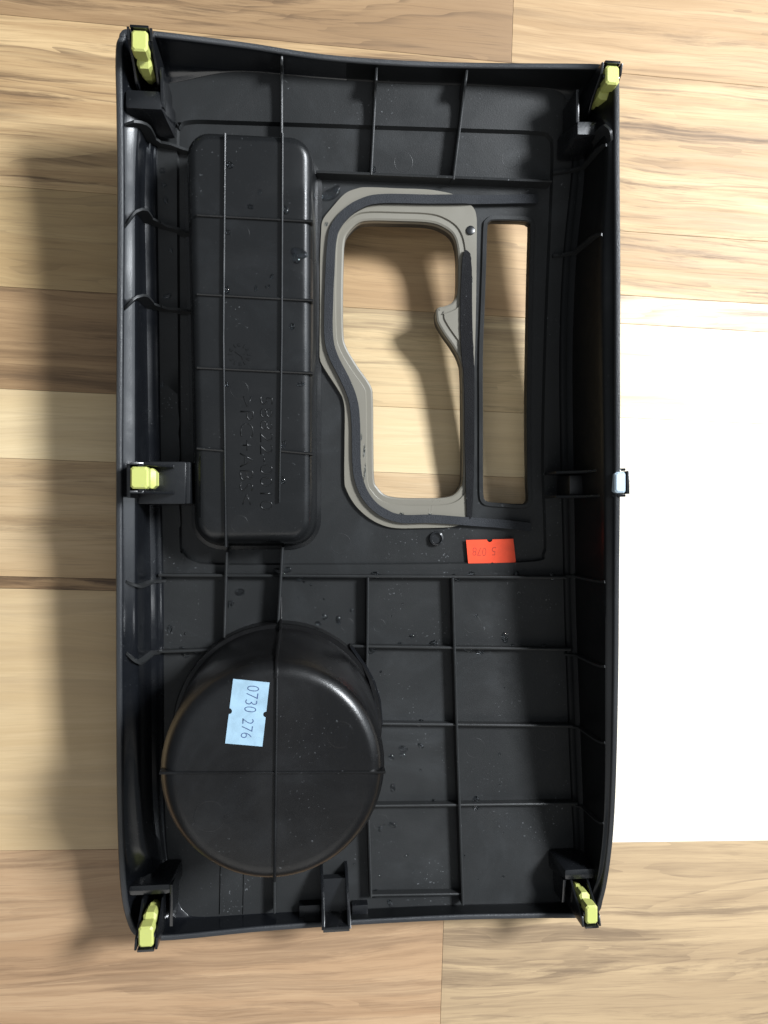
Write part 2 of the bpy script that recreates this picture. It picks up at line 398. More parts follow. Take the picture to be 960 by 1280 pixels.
sf = list(wall_f)+[tuple(n0+i for i in f) for f in pf]+[tuple(n0+nt_+i for i in reversed(f)) for f in pf]
def ring(loop, z0, z1):
    global sv, sf
    s = len(sv); n = len(loop)
    sv += [(a, b_, z0(a, b_)) for a, b_ in loop]+[(a, b_, z1(a, b_)) for a, b_ in loop]
    sf += [(s+i, s+(i+1) % n, s+n+(i+1) % n, s+n+i) for i in range(n)]
for lp in (hole, slit):
    ring(lp, lambda a, b_: P(b_)-RECD, lambda a, b_: P(b_)-T-.0012)
ring(foot2, lambda a, b_: P(b_)-T, lambda a, b_: P(b_)-T-.0012)
nin = (len(INNER)-1)*NP
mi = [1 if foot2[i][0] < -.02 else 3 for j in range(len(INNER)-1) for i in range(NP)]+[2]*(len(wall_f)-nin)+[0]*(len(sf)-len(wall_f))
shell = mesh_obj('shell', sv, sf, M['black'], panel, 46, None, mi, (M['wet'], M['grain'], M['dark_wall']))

# raised lip round the slit
s_out = offset(slit, .0022); s_mid = offset(slit, .0018)
def zr(dz): return lambda l: [Vector((a, b_, P(b_)-RECD+dz)) for a, b_ in l]
v_, f_ = loft([zr(-.0002)(s_out), zr(.0009)(s_mid), zr(.0010)(offset(slit, .0004)), zr(.0006)(slit), zr(-.0035)(slit)])
mesh_obj('slot_lip', v_, f_, M['black'], panel, 40)
# black skirt hanging below the shifter opening
v_, f_ = loft([zr(.0003)(offset(hole, .0002)), zr(.0003)(offset(hole, -.0002)), zr(-.0065)(offset(hole, -.0001)), zr(-.0065)(offset(hole, .0012)), zr(-.002)(offset(hole, .0012))])
mesh_obj('opening_skirt', v_, f_, M['black'], panel, 40)

# ---- taupe bezel
BEZ_PX = [(585, 254), (592, 260), (595.5, 270), (596, 290), (595, 385), (592.5, 470), (588, 560), (585.5, 640), (583, 650), (573, 656.5), (560, 659), (528, 660), (495, 660), (475, 655), (458, 645), (443, 630), (433, 612), (430.5, 598), (430.8, 550), (431, 515), (429, 500), (424, 489), (404, 458), (400, 448), (399.5, 438), (400, 380), (400, 330), (401.5, 290), (403.5, 275), (413, 262), (430, 243), (445, 236), (460, 234), (500, 235.5), (530, 236.5), (550, 239), (568, 243.5)]
BT = .0016
bez = world2(BEZ_PX, 5, -RECD+BT)
bi0 = offset(hole, .0030); bi1 = offset(hole, .0026); bi2 = offset(hole, .0003)
hin = hole
bzv, bzf = cdt([bez, bi0], [], lambda x, y: inside(bez, x, y) and not inside(bi0, x, y))
vs = [(v.x, v.y, P(v.y)-RECD+BT) for v in bzv]; fs = [tuple(f) for f in bzf]
def add_loft(vs, fs, loops):
    s = len(vs); a, b_ = loft(loops); vs += a; fs += [tuple(s+i for i in f) for f in b_]
add_loft(vs, fs, [zr(BT)(bez), zr(-.0003)(offset(bez, .0002))])
add_loft(vs, fs, [zr(BT)(bi0), zr(BT-.0007)(bi1), zr(BT-.0006)(offset(hole, .0006)), zr(BT-.0010)(offset(hole, -.0001)), zr(-.0018)(offset(hole, -.0004)), zr(-.0018)(offset(hole, .0002))])
bezel = mesh_obj('shifter_bezel', vs, fs, M['bezel'], panel, 28)
tag(bezel, 'taupe grey bezel round the shifter opening')
def cyl(name, c, r0, r1, h, mat, parent, n=20, dome=0.0, smooth=40):
    loops = []
    prof = [(r0, 0), (r1, h*.85), (r1*.85, h)]+([(r1*.4, h+dome)] if dome else [])
    for r, z in prof: loops.append([(c[0]+r*math.cos(2*math.pi*i/n), c[1]+r*math.sin(2*math.pi*i/n), c[2]+z) for i in range(n)])
    v, f = loft(loops, cap1=True)
    return mesh_obj(name, v, f, mat, parent, smooth)
q = UP(588, 288, -RECD+BT); cyl('rivet', (q.x, q.y, q.z-.0002), .0019, .0018, .0008, M['black_gloss'], bezel)
q = UP(437, 480, -RECD+BT)

# ---- foam strips
def ribbon(name, pts, wd, z_of, h, mat, parent, n=6):
    c = catmull(pts, n); W = []
    for x, y in c: W.append(UP(x, y, h))
    ll = [[] for _ in range(4)]
    for i in range(len(W)):
        a = W[max(i-1, 0)]; b_ = W[min(i+1, len(W)-1)]; t = (b_-a); t.z = 0; t.normalize(); nn = Vector((-t.y, t.x, 0))
        jit = 1+.05*mnoise.noise(Vector((i*.31, wd*900, 0)))
        hw = wd*.5*jit; p = W[i]; zt = z_of(p)+h; zb = z_of(p)
        jz = .00012*mnoise.noise(Vector((i*.5, 3, wd*100)))
        ll[0].append(Vector((p.x, p.y, zb))+nn*hw); ll[1].append(Vector((p.x, p.y, zt-.0002+jz))+nn*hw*.99)
        ll[2].append(Vector((p.x, p.y, zt-.0002+jz))-nn*hw*.99); ll[3].append(Vector((p.x, p.y, zb))-nn*hw)
        ll[1][-1] = ll[1][-1]
    k = len(W); vs = []; fs = []
    tops = []
    for r in ll: vs += r
    for j in range(3):
        for i in range(k-1): fs.append((j*k+i, j*k+i+1, (j+1)*k+i+1, (j+1)*k+i))
    for i in range(k-1): fs.append((3*k+i, 3*k+i+1, i+1, i))
    fs.append((0, k, 2*k, 3*k)); fs.append((k-1, 4*k-1, 3*k-1, 2*k-1))
    return mesh_obj(name, vs, fs, mat, parent, 35, None)
zb = lambda p: P(p.y)-RECD+(BT if inside(bez, p.x, p.y) else .0008)
GASK = [(674, 246.5), (640, 247), (600, 247.5), (540, 248), (500, 247.2), (475, 247.5), (457, 251), (437, 262), (421, 280), (415, 300), (412.5, 340), (411, 380), (411, 420), (417, 445), (432, 475), (441.5, 500), (445, 530), (446, 580), (450.5, 605), (461, 625), (478, 640), (502, 648.5), (540, 648.5), (590, 652), (630, 655), (665, 659)]
gasket = ribbon('foam_gasket', GASK, .0037, zb, .0017, M['foam'], panel)
FO_PX = [(581, 313), (585, 314), (588.5, 320), (590, 345), (590.5, 400), (592, 440), (593, 470), (593, 540), (592, 600), (590, 644), (584, 645), (582.5, 610), (581, 540), (580, 470), (577.5, 450), (576, 415), (575.5, 380), (577, 340), (578.5, 322)]
fo = []
for i, (x, y) in enumerate(catmull(FO_PX, 6, True)):
    fo.append((x+.5*mnoise.noise(Vector((x*.31, y*.31, 1))), y+.6*mnoise.noise(Vector((x*.3, y*.3, 8)))))
ft = [UP(x, y, -RECD+BT+.0009) for x, y in fo]; fb = [Vector((p.x, p.y, p.z-.001)) for p in ft]
prism('foam_pad', ft, fb, M['foam_black'], panel)

# ---- storage tray (upside down bin)
def rrect(x0, y0, x1, y1, r, n=7):
    pts = []
    for cx, cy, a0 in ((x1-r, y1-r, 0), (x0+r, y1-r, 90), (x0+r, y0+r, 180), (x1-r, y0+r, 270)):
        for k in range(n+1):
            a = math.radians(a0+90*k/n); pts.append((cx+r*math.cos(a), cy+r*math.sin(a)))
    out = []   # subdivide long sides so the tray can follow the bent plate
    for i in range(len(pts)):
        a = pts[i]; b_ = pts[(i+1) % len(pts)]; d = math.dist(a, b_); k = max(1, int(d/.008))
        for j in range(k): out.append((a[0]+(b_[0]-a[0])*j/k, a[1]+(b_[1]-a[1])*j/k))
    return out
BINH = .0215
bl = UP(243, 678, BINH); tr = UP(391, 168, BINH)
bx0, by0, bx1, by1 = bl.x, bl.y, tr.x, tr.y
zbin = lambda y: P(y)+BINH
br0 = rrect(bx0, by0, bx1, by1, .0085)
def zl(l, f): return [Vector((a, b_, f(b_))) for a, b_ in l]
FR = .0042
loops = [zl(offset(br0, .0042), lambda y: P(y)-RECD-.0003), zl(offset(br0, .0040), lambda y: P(y)-RECD+.0009), zl(offset(br0, .0024), lambda y: P(y)-RECD+.0012), zl(offset(br0, .0016), lambda y: P(y)+.002), zl(offset(br0, .0002), lambda y: zbin(y)-FR)]
for k in range(1, 7):
    a = math.pi/2*k/6
    loops.append(zl(offset(br0, -FR*(1-math.cos(a))), lambda y, a=a: zbin(y)-FR+FR*math.sin(a)))
v_, f_ = loft(loops)
last = [(p.x, p.y) for p in loops[-1]]
bpts = []
yy = by0+.008
while yy < by1-.006:
    for k in range(5): bpts.append((bx0+.008+(bx1-bx0-.016)*k/4, yy))
    yy += .010
cv, cf = cdt([last], bpts, lambda x, y: inside(last, x, y))
s = len(v_); v_ += [(v.x, v.y, zbin(v.y)) for v in cv]; f_ += [tuple(s+i for i in f) for f in cf]
tray = mesh_obj('storage_tray', v_, f_, M['bin'], panel, 50)

# ---- cup holder (upside down)
ZC = .069
c_t = U(342, 965, ZC); rt = (U(482.5, 962, ZC)-U(201.5, 962, ZC)).length/2
NC = 72
def circ(r, z, dx=0, dy=0): return [(c_t.x+dx+r*math.cos(2*math.pi*i/NC), c_t.y+dy+r*math.sin(2*math.pi*i/NC), z if not callable(z) else z(c_t.y+dy+r*math.sin(2*math.pi*i/NC))) for i in range(NC)]
FC = .0060
cl = [circ(rt+.0052, lambda y: P(y)-.0008), circ(rt+.0050, lambda y: P(y)+.0085), circ(rt+.0046, lambda y: P(y)+.0090), circ(rt+.0030, lambda y: P(y)+.0090), circ(rt+.0025, .016), circ(rt+.0006, ZC-FC)]
for k in range(1, 9):
    a = math.pi/2*k/8; cl.append(circ(rt-FC*(1-math.cos(a)), ZC-FC+FC*math.sin(a)))
cl += [circ((rt-FC)*f, ZC) for f in (.7, .35, .05)]
v_, f_ = loft(cl, cap1=True)
cup = mesh_obj('cup_holder', v_, f_, M['cup'], panel, 35)
# flat flange beside the cup where the rim of the cup meets the ribs
def poly_slab(name, pxs, z, h, mat, parent, bevel=None):
    tp = [U(x, y, z) for x, y in pxs]; return prism(name, tp, [Vector((p.x, p.y, p.z-h)) for p in tp], mat, parent, bevel)

# ---- ribs
def rib(tops, thick=.0010, depth=None, parent=shell, mat=None, sub=6, name='rib', draft=1.5):
    """tops: (px, py, z_top, z_bottom)"""
    c = catmull(tops, sub) if len(tops) > 2 else [tuple(tops[0][k]+(tops[1][k]-tops[0][k])*t/sub for k in range(4)) for t in range(sub+1)]
    rows_ = [[] for _ in range(5)]
    pts = [U(a, b_, z) for a, b_, z, _ in c]
    for i, p in enumerate(pts):
        a = pts[max(i-1, 0)]; b_ = pts[min(i+1, len(pts)-1)]; t = b_-a; t.z = 0; t.normalize(); nn = Vector((-t.y, t.x, 0))
        zb_ = c[i][3]; h = thick/2
        rows_[0].append(Vector((p.x, p.y, zb_))+nn*h*draft); rows_[1].append(Vector((p.x, p.y, p.z-.00025))+nn*h)
        rows_[2].append(Vector((p.x, p.y, p.z))); rows_[3].append(Vector((p.x, p.y, p.z-.00025))-nn*h); rows_[4].append(Vector((p.x, p.y, zb_))-nn*h*draft)
    k = len(pts); vs = [q for r in rows_ for q in r]; fs = []
    for j in range(4):
        for i in range(k-1): fs.append((j*k+i, j*k+i+1, (j+1)*k+i+1, (j+1)*k+i))
    fs.append(tuple(j*k for j in range(5))); fs.append(tuple(j*k+k-1 for j in range(4, -1, -1)))
    return mesh_obj(name, vs, fs, mat or M['black'], parent, 50)
def prib(p0, p1, h=.0045, h1=None, sub=5, thick=.0010, base=-.003):
    """rib on the plate given by where its top edge shows"""
    h1 = h if h1 is None else h1
    pts = []
    for k in range(sub+1):
        t = k/sub; x = p0[0]+(p1[0]-p0[0])*t; y = p0[1]+(p1[1]-p0[1])*t; hh = h+(h1-h)*t
        q = UP(x, y, hh); pts.append((x, y, q.z, P(q.y)+base))
    return rib(pts, sub=1, thick=thick) if len(pts) > 2 else rib(pts)
def wall_rib(i, j0, j1, h, h_end=None, thick=.0011, plate_to=None, name='rib'):
    """fin that follows the inside of the wall at perimeter index i; plate_to = world xy where it runs out on the plate"""
    base = [INNER[j][i] for j in range(j1, j0-1, -1) if j == 0 or j >= NL-1]
    if plate_to is not None:
        e = Vector((plate_to[0], plate_to[1], zplate(*plate_to)))
        for k in range(1, 4): 
            q = INNER[0][i].lerp(e, k/3); base.append(Vector((q.x, q.y, zplate(q.x, q.y))))
    d = (base[-1]-base[0]); d.z = 0; d.normalize(); side = Vector((-d.y, d.x, 0))
    vs = []; fs = []; k = len(base)
    for a, p in enumerate(base):
        t0 = base[max(a-1, 0)]; t1 = base[min(a+1, k-1)]; t = (t1-t0).normalized()
        nn = Vector((-t.z*d.x, -t.z*d.y, t.x*d.x+t.y*d.y))
        hh = h*min(1, .25+a/2.5)
        topp = p+nn*hh; bot = p-nn*.0008
        for sg in (-1, 1): vs += [bot+side*sg*thick*.6, topp+side*sg*thick*.45]
    for a in range(k-1):
        s = a*4; e = s+4
        fs += [(s, s+1, e+1, e), (s+3, s+2, e+2, e+3), (s+1, s+3, e+3, e+1), (s+2, s, e, e+2)]
    fs += [(0, 2, 3, 1), (4*k-4, 4*k-3, 4*k-1, 4*k-2)]
    return mesh_obj(name, vs, fs, M['black'], shell, 50)
def per_idx(px, py, side):
    q = UP(px, py); best = None
    for i in range(NP):
        x, y = foot2[i]
        if side == 'L' and x > -.02 or side == 'R' and x < .03: continue
        if side == 'T' and y < .10 or side == 'B' and y > -.12: continue
        d = abs(y-q.y) if side in 'LR' else abs(x-q.x)
        if best is None or d < best[0]: best = (d, i)
    return best[1]
RIM = len(INNER)-1
# end wall at the top: three fins running down on to the plate
for (x0, y0, zt, x1, y1) in ((352, 69, .0495, 352, 170), (471, 84, .0470, 464, 218), (584, 87, .0475, 567, 224)):
    pts = [(x0, y0, zt, .036)]
    for f, hh in ((.12, .0100), (.24, .0052), (.5, .0042), (.75, .0042), (1.0, .0042)):
        x = x0+(x1-x0)*f; y = y0+(y1-y0)*f; q = UP(x, y, hh); pts.append((x, y, q.z, zplate(q.x, q.y)-.001))
    rib(pts, sub=3, thick=.0009)
e = UP(736, 120); wall_rib(per_idx(738, 120, 'T'), NL+1, RIM-2, .003)
prib((395, 214), (690, 226), .0040)
# fins of the left wall
for y0, x1, y1 in ((182, 242, 191), (288, 234, 294), (386, 234, 391)):
    e = UP(x1, y1, 0); wall_rib(per_idx(200, y0, 'L'), 0, RIM-1, .0038, plate_to=(e.x, e.y))
for y0 in (215, 318):
    e = UP(690, y0+3, 0); wall_rib(per_idx(705, y0, 'R'), 0, NL+4, .0020, plate_to=(e.x, e.y))
for y0 in (722, 812, 908, 1005):
    wall_rib(per_idx(705, y0, 'R'), 0, NL+4, .0012)
for y0 in (719, 815):
    wall_rib(per_idx(204, y0, 'L'), 0, RIM-2, .0020)
# grid on the lower half
prib((198, 719), (708, 722), .0042, sub=10)
prib((198, 815), (262, 813), .0042)
prib((438, 808), (714, 812), .0042, sub=6)
prib((474, 905), (716, 908), .0042)
prib((462, 1008), (722, 1005), .0042)
prib((463, 1120), (578, 1118), .0040)
prib((283, 690), (280, 797), .0055)
prib((353, 684), (347, 790), .0075, .0090)
prib((460, 722), (459, 836), .0055)
prib((461, 1025), (464, 1122), .0055)
prib((566, 722), (572, 930), .0055); prib((572, 930), (579, 1132), .0055)
prib((343, 1095), (343, 1142), .0060)
# thin marks of the moulding on the lower left
prib((276, 1080), (275, 1143), .0006, thick=.0006)
prib((305, 1080), (304, 1143), .0005, thick=.0005)
# ribs standing on the tray
def brib(p0, p1, h=.0013, thick=.0009):
    pts = []
    for k in range(7):
        t = k/6; x = p0[0]+(p1[0]-p0[0])*t; y = p0[1]+(p1[1]-p0[1])*t
        q = UP(x, y, BINH+h); pts.append((x, y, q.z, zbin(q.y)-.003))
    return rib(pts, sub=1, thick=thick, parent=tray, mat=M['bin'])
brib((281, 166), (279, 420), .0017, .0008); brib((279, 420), (282, 684), .0017, .0008)
brib((353, 166), (352, 420), .0017, .0008); brib((352, 420), (349, 628), .0017, .0008)
for y0, y1 in ((268, 276), (367, 375), (459, 466)): brib((246, y0), (391, y1), .0012)
brib((246, 560), (280, 563), .0012); brib((350, 563), (391, 567), .0012)
brib((251, 570), (251, 646), .0003, .0003)
# ribs across the cup bottom
def crib(p0, p1, h, thick=.0009):
    return rib([(p0[0], p0[1], ZC+h, ZC-.004), (p1[0], p1[1], ZC+h, ZC-.004)], parent=cup, mat=M['cup'], thick=thick, sub=4)
crib((199, 967), (482, 966), .0006, .0008)
crib((346, 842), (343, 1103), .0010, .0009)
# the tall rib runs on over the cup's shoulder
# stops at the side of the cup
fi = [U(*p) for p in ((438, 810, .0125), (452, 830, .0125), (461, 850, .0130), (468, 875, .0130), (472, 906, .0125))]
fo2 = [U(*p) for p in ((441, 808, .0110), (459, 833, .0095), (469, 852, .0085), (476, 875, .0080), (479, 906, .0080))]
tp = fi+fo2[::-1]
prism('cup_flange', tp, [Vector((p.x, p.y, .002)) for p in tp], M['black_gloss'], cup, None, 25)

# ---- moulded ejector marks
def emark(px, py, r, surf='plate', parent=None):
    if surf == 'plate':
        c = UP(px, py, 0); zf = lambda y, x: zplate(x, y)
    elif surf == 'tray':
        c = UP(px, py, BINH); zf = lambda y, x: zbin(y)
    else:
        c = U(px, py, ZC); zf = lambda y, x: ZC
    r *= .00033; n = 22
    ls = []
    for rr, dz in ((r, -.00004), (r*.97, .000025), (r*.92, .000025), (r*.89, -.00004)):
        ls.append([(c.x+rr*math.cos(2*math.pi*i/n), c.y+rr*math.sin(2*math.pi*i/n), zf(c.y+rr*math.sin(2*math.pi*i/n), c.x+rr*math.cos(2*math.pi*i/n))+dz) for i in range(n)])
    v, f = loft(ls); return mesh_obj('ejector_mark', v, f, M['black'] if surf == 'plate' else M['cup'] if surf == 'cup' else M['bin'], {'plate': shell, 'tray': tray, 'cup': cup}[surf], 60)
for a in ((240, 783, 15), (434, 781, 9), (474, 782, 9), (590, 780, 13), (676, 780, 12), (594, 935, 14), (682, 925, 15), (426, 680, 14), (476, 1028, 11), (505, 200, 12), (640, 195, 12)): emark(*a)
for a in ((299, 487, 11), (299, 655, 11), (300, 292, 11)): emark(*a, surf='tray')
for a in ((262, 1020, 17), (425, 918, 15)): emark(*a, surf='cup')

# ---- brackets with clips
def boxpx(name, x0, y0, x1, y1, zt, zb_, mat, parent, bevel=.0005, grow=.0006):
    """box whose top face shows at these pixels"""
    a = U(x0, y1, zt); b_ = U(x1, y0, zt)
    tp = [Vector((a.x, a.y, zt)), Vector((b_.x, a.y, zt)), Vector((b_.x, b_.y, zt)), Vector((a.x, b_.y, zt))]
    bt = [Vector((a.x-grow, a.y-grow, zb_)), Vector((b_.x+grow, a.y-grow, zb_)), Vector((b_.x+grow, b_.y+grow, zb_)), Vector((a.x-grow, b_.y+grow, zb_))]
    return prism(name, tp, bt, mat, parent, bevel)
def clip(px, py, zt, zb_, parent, wx, wy, mat, sy=1, tail='x', tdir=1):
    """clip seen end-on: head px,py centre at zt"""
    c = U(px, py, zt)
    def bx(x0, x1, y0, y1, z0, z1, bev, name='spring_clip'):
        tp = [Vector((c.x+a, c.y+b_, z1)) for a, b_ in ((x0, y0), (x1, y0), (x1, y1), (x0, y1))]
        return tp, [Vector((p.x, p.y, z0)) for p in tp]
    hx, hy = wx/2, wy/2
    # head and stepped shank, one moulding: loops from top to bottom
    def lp(x0, x1, y0, y1, z, ch):
        return [Vector((c.x+x, c.y+y, z)) for x, y in ((x0+ch, y0), (x1-ch, y0), (x1, y0+ch), (x1, y1-ch), (x1-ch, y1), (x0+ch, y1), (x0, y1-ch), (x0, y0+ch))]
    L = zt-zb_
    e = .0009*tdir if tail == 'x' else 0; ey = .0009*tdir if tail == 'y' else 0
    def sh(z, ins, out, ch):
        return lp(-hx+ins+min(e*out, 0), hx-ins+max(e*out, 0), -hy+ins+min(ey*out, 0), hy-ins+max(ey*out, 0), z, ch)
    ls = [lp(-hx+.0006, hx-.0006, -hy+.0006, hy-.0006, zt, .0007), lp(-hx, hx, -hy, hy, zt-.0006, .0008), lp(-hx, hx, -hy, hy, zt-L*.26, .0008),
          sh(zt-L*.29, .0006, 0, .0006), sh(zt-L*.36, .0006, 0, .0006), sh(zt-L*.42, .0002, 1.7, .0012), sh(zt-L*.66, .0002, 1.7, .0012), sh(zt-L*.72, .0005, 1.0, .0008), sh(zt-L*.80, .0004, 1.7, .0012), sh(zb_, .0010, 1.4, .0012)]
    v, f = loft(ls, cap0=True, cap1=True)
    return mesh_obj('spring_clip', v, f, mat, parent, 30), c
def fin(name, pts, thick, parent, mat=None):
    """vertical fin: pts = list of world (x,y,ztop,zbot)"""
    a = Vector(pts[0][:2]); b_ = Vector(pts[-1][:2]); d = (b_-a).normalized(); n = Vector((-d.y, d.x))*thick/2
    vs = []; k = len(pts); fs = []
    for x, y, zt, zb_ in pts: vs += [(x+n.x, y+n.y, zb_), (x+n.x, y+n.y, zt), (x-n.x, y-n.y, zt), (x-n.x, y-n.y, zb_)]
    for i in range(k-1):
        s = 4*i; e = s+4
        for j in range(4): fs.append((s+j, s+(j+1) % 4, e+(j+1) % 4, e+j))
    fs += [(0, 1, 2, 3), (4*k-1, 4*k-2, 4*k-3, 4*k-4)]
    return mesh_obj(name, vs, fs, mat or M['black_gloss'], parent, 40, .00015)
xa = U(346, 846, ZC).x; xb = UP(351, 775, .006).x
cr = [(rt+.016, .0060), (rt+.0068, .0085), (rt+.0058, .0100), (rt+.0040, .0112), (rt+.0032, .0180), (rt+.0015, ZC-FC)]
cr = [(r, (P(c_t.y+r)+z) if z < .012 else z) for r, z in cr]
for k in range(1, 7):
    a_ = math.pi/2*k/6; cr.append((rt-FC+(FC+.0010)*math.cos(a_), ZC-FC+(FC+.0010)*math.sin(a_)))
fin('rib', [(xb+(xa-xb)*i/(len(cr)-1), c_t.y+r, z, min(z-.004, .05) if r < rt else P(c_t.y+r)-.001) for i, (r, z) in enumerate(cr)], .0010, cup, M['cup'])
G = M['black_gloss']
# corner brackets: (top face px box), z top, clip head centre, z of clip top, size, direction of tail
def corner(box, zt, zb_, cp, cz, cw, ch, inward):
    br = boxpx('clip_bracket', *box, zt, zb_, G, panel, .0018, .0022)
    mc, c = clip(cp[0], cp[1], cz, cz-.021, br, cw, ch, M['yellow'], tail='y', tdir=inward[1])
    # black blade wrapped round the clip, with a fin each side
    hx, hy = cw/2, ch/2
    bl_ = [Vector((c.x+x, c.y+y, cz-.0012)) for x, y in ((-hx-.0007, -hy*.2), (hx+.0007, -hy*.2), (hx+.0007, hy*.2), (-hx-.0007, hy*.2))]
    prism('blade', bl_, [Vector((p.x, p.y, zb_)) for p in bl_], G, br, .0004)
    back = -inward[1]
    yb = c.y+back*(hy+.0005)
    pl = [Vector((c.x-hx-.0004, yb, cz+.0004)), Vector((c.x+hx+.0004, yb, cz+.0004)), Vector((c.x+hx+.0004, yb+back*.0011, cz+.0002)), Vector((c.x-hx-.0004, yb+back*.0011, cz+.0002))]
    prism('back_plate', pl, [Vector((p.x, p.y, zb_)) for p in pl], G, br, .0003)
    for sgn in (-1, 1):
        x = c.x+sgn*(hx+.0011)
        y0 = c.y+back*(hy+.0010); y1 = c.y+inward[1]*(hy+.004)
        fin('fin', [(x, y0, cz-.0002, zb_), (x, c.y+back*hy*.3, cz-.0016, zb_), (x, c.y+inward[1]*hy, cz-.010, zb_), (x, y1, cz-.0145, zb_)], .0009, br)
    return br
zTL = .036; 
corner((156, 113, 203, 135), .0545, .036, (174, 50), .0665, .0056, .0072, (1, -1))
corner((722, 152, 755, 168), .0530, .034, (766, 93),   .0645, .0052, .0070, (-1, -1))
corner((160, 1105, 213, 1121), .0240, .0050, (182, 1172), .0395, .0056, .0078, (1, 1))
corner((706, 1085, 753, 1101), .0225, .0050, (740, 1144), .0360, .0050, .0076, (-1, 1))
# side walls that close the corner brackets towards the end walls
def side_wall(p0, z0, p1, z1, zb_, th=.0012):
    a = U(*p0, z0); b_ = U(*p1, z1); m_ = a.lerp(b_, .5)
    fin('bracket_wall', [(a.x, a.y, a.z, zb_), (m_.x, m_.y, m_.z, zb_), (b_.x, b_.y, b_.z, zb_)], th, panel)
tq = [U(722, 168, .0545), U(755, 168, .0520), U(755, 152, .0515), U(722, 152, .0540)]
prism('bracket_gleam_cap', tq, [Vector((p.x, p.y, .0500)) for p in tq], M['grain'], panel, .0004)  # added cap, tilted and paler so the bracket top looks lit
side_wall((203, 134), .054, (202, 84), .056, .036)
side_wall((706, 1100), .0215, (704, 1128), .0185, .005)
side_wall((214, 1106), .0235, (214, 1158), .0215, .006)
side_wall((722, 153), .0505, (722, 112), .0530, .034)
# middle left
mb = boxpx('clip_bracket', 172, 577, 232, 630, .0350, .011, G, panel, .0006, .0003)
boxpx('step', 229, 577.5, 238, 629.5, .0335, .011, G, mb, .0004, .0002)
mc, c = clip(174, 597, .0540, .0355, mb, .0064, .0080, M['yellow'], tail='x', tdir=1)
for sgn in (-1, 1):
    y = c.y+sgn*.0052
    fin('fin', [(c.x-.0035, y, .0535, .034), (c.x+.001, y, .0515, .034), (c.x+.006, y, .0415, .034), (c.x+.0095, y, .0375, .034)], .0010, mb)
fin('blade', [(c.x, c.y-.0052, .0525, .034), (c.x, c.y, .0525, .034), (c.x, c.y+.0052, .0525, .034)], .0016, mb)
boxpx('back_plate', 158, 579, 163, 622, .0500, .030, G, mb, .0003, 0)
# middle right
rb = boxpx('clip_bracket', 712, 594, 752, 619, .0260, .010, G, panel, .0006, .0006)
mc, c = clip(776, 603, .0530, .0320, rb, .0046, .0082, M['steel'], tail='x', tdir=-1)
for sgn in (-1, 1):
    y = c.y+sgn*.0051
    fin('fin', [(c.x+.0022, y, .0525, .024), (c.x-.002, y, .0500, .018), (c.x-.009, y, .0340, .012), (c.x-.0175, y, .0275, .012)], .0010, rb)
fin('blade', [(c.x, c.y-.0051, .0515, .022), (c.x, c.y, .0515, .022), (c.x, c.y+.0051, .0515, .022)], .0014, rb)
fin('back_plate', [(c.x+.0030, c.y-.0045, .0534, .040), (c.x+.0030, c.y, .0534, .040), (c.x+.0030, c.y+.0045, .0534, .040)], .0009, rb)
# channel-shaped locating tab at the bottom edge
a = U(404, 1163, .0275); b_ = U(437, 1161, .0275)
tab = fin('locating_tab', [(a.x, a.y, .0275, .0075), ((a.x+b_.x)/2, (a.y+b_.y)/2, .0275, .0075), (b_.x, b_.y, .0275, .0075)], .0020, panel)
for p, x0 in ((a, 402), (b_, 433)):
    m1 = U(x0+2, 1125, .0215); e = U(x0, 1088, .0120)
    fin('tab_wall', [(p.x, p.y, .0275, .005), (m1.x, m1.y, .0215, .003), (e.x, e.y, .0120, .002), (e.x, e.y+.002, .004, .002)], .0013, tab)
fl = [Vector((a.x, a.y, .0150)), Vector((b_.x, b_.y, .0150)), Vector((b_.x, b_.y+.014, .0130)), Vector((a.x, a.y+.014, .0130))]
prism('tab_floor', fl, [Vector((p.x, p.y, .009)) for p in fl], G, tab)
for x0, x1 in ((374, 400), (440, 460)):
    boxpx('pocket', x0, 1131, x1, 1152, .0125, .004, G, tab, .0004, .0002)

# ---- screw boss stub and its whitish scar
q = UP(545, 673, -RECD); v_, f_ = loft([[(q.x+r*math.cos(2*math.pi*i/18), q.y+r*math.sin(2*math.pi*i/18), q.z+z+(.0006*mnoise.noise(Vector((math.cos(i*.35)*2, math.sin(i*.35)*2, 1))) if z > .001 else 0)) for i in range(18)] for r, z in ((.0034, -.0003), (.0031, .0016), (.0024, .0018), (.0021, .0005))], cap1=True)
mesh_obj('screw_boss', v_, f_, G, panel, 40)

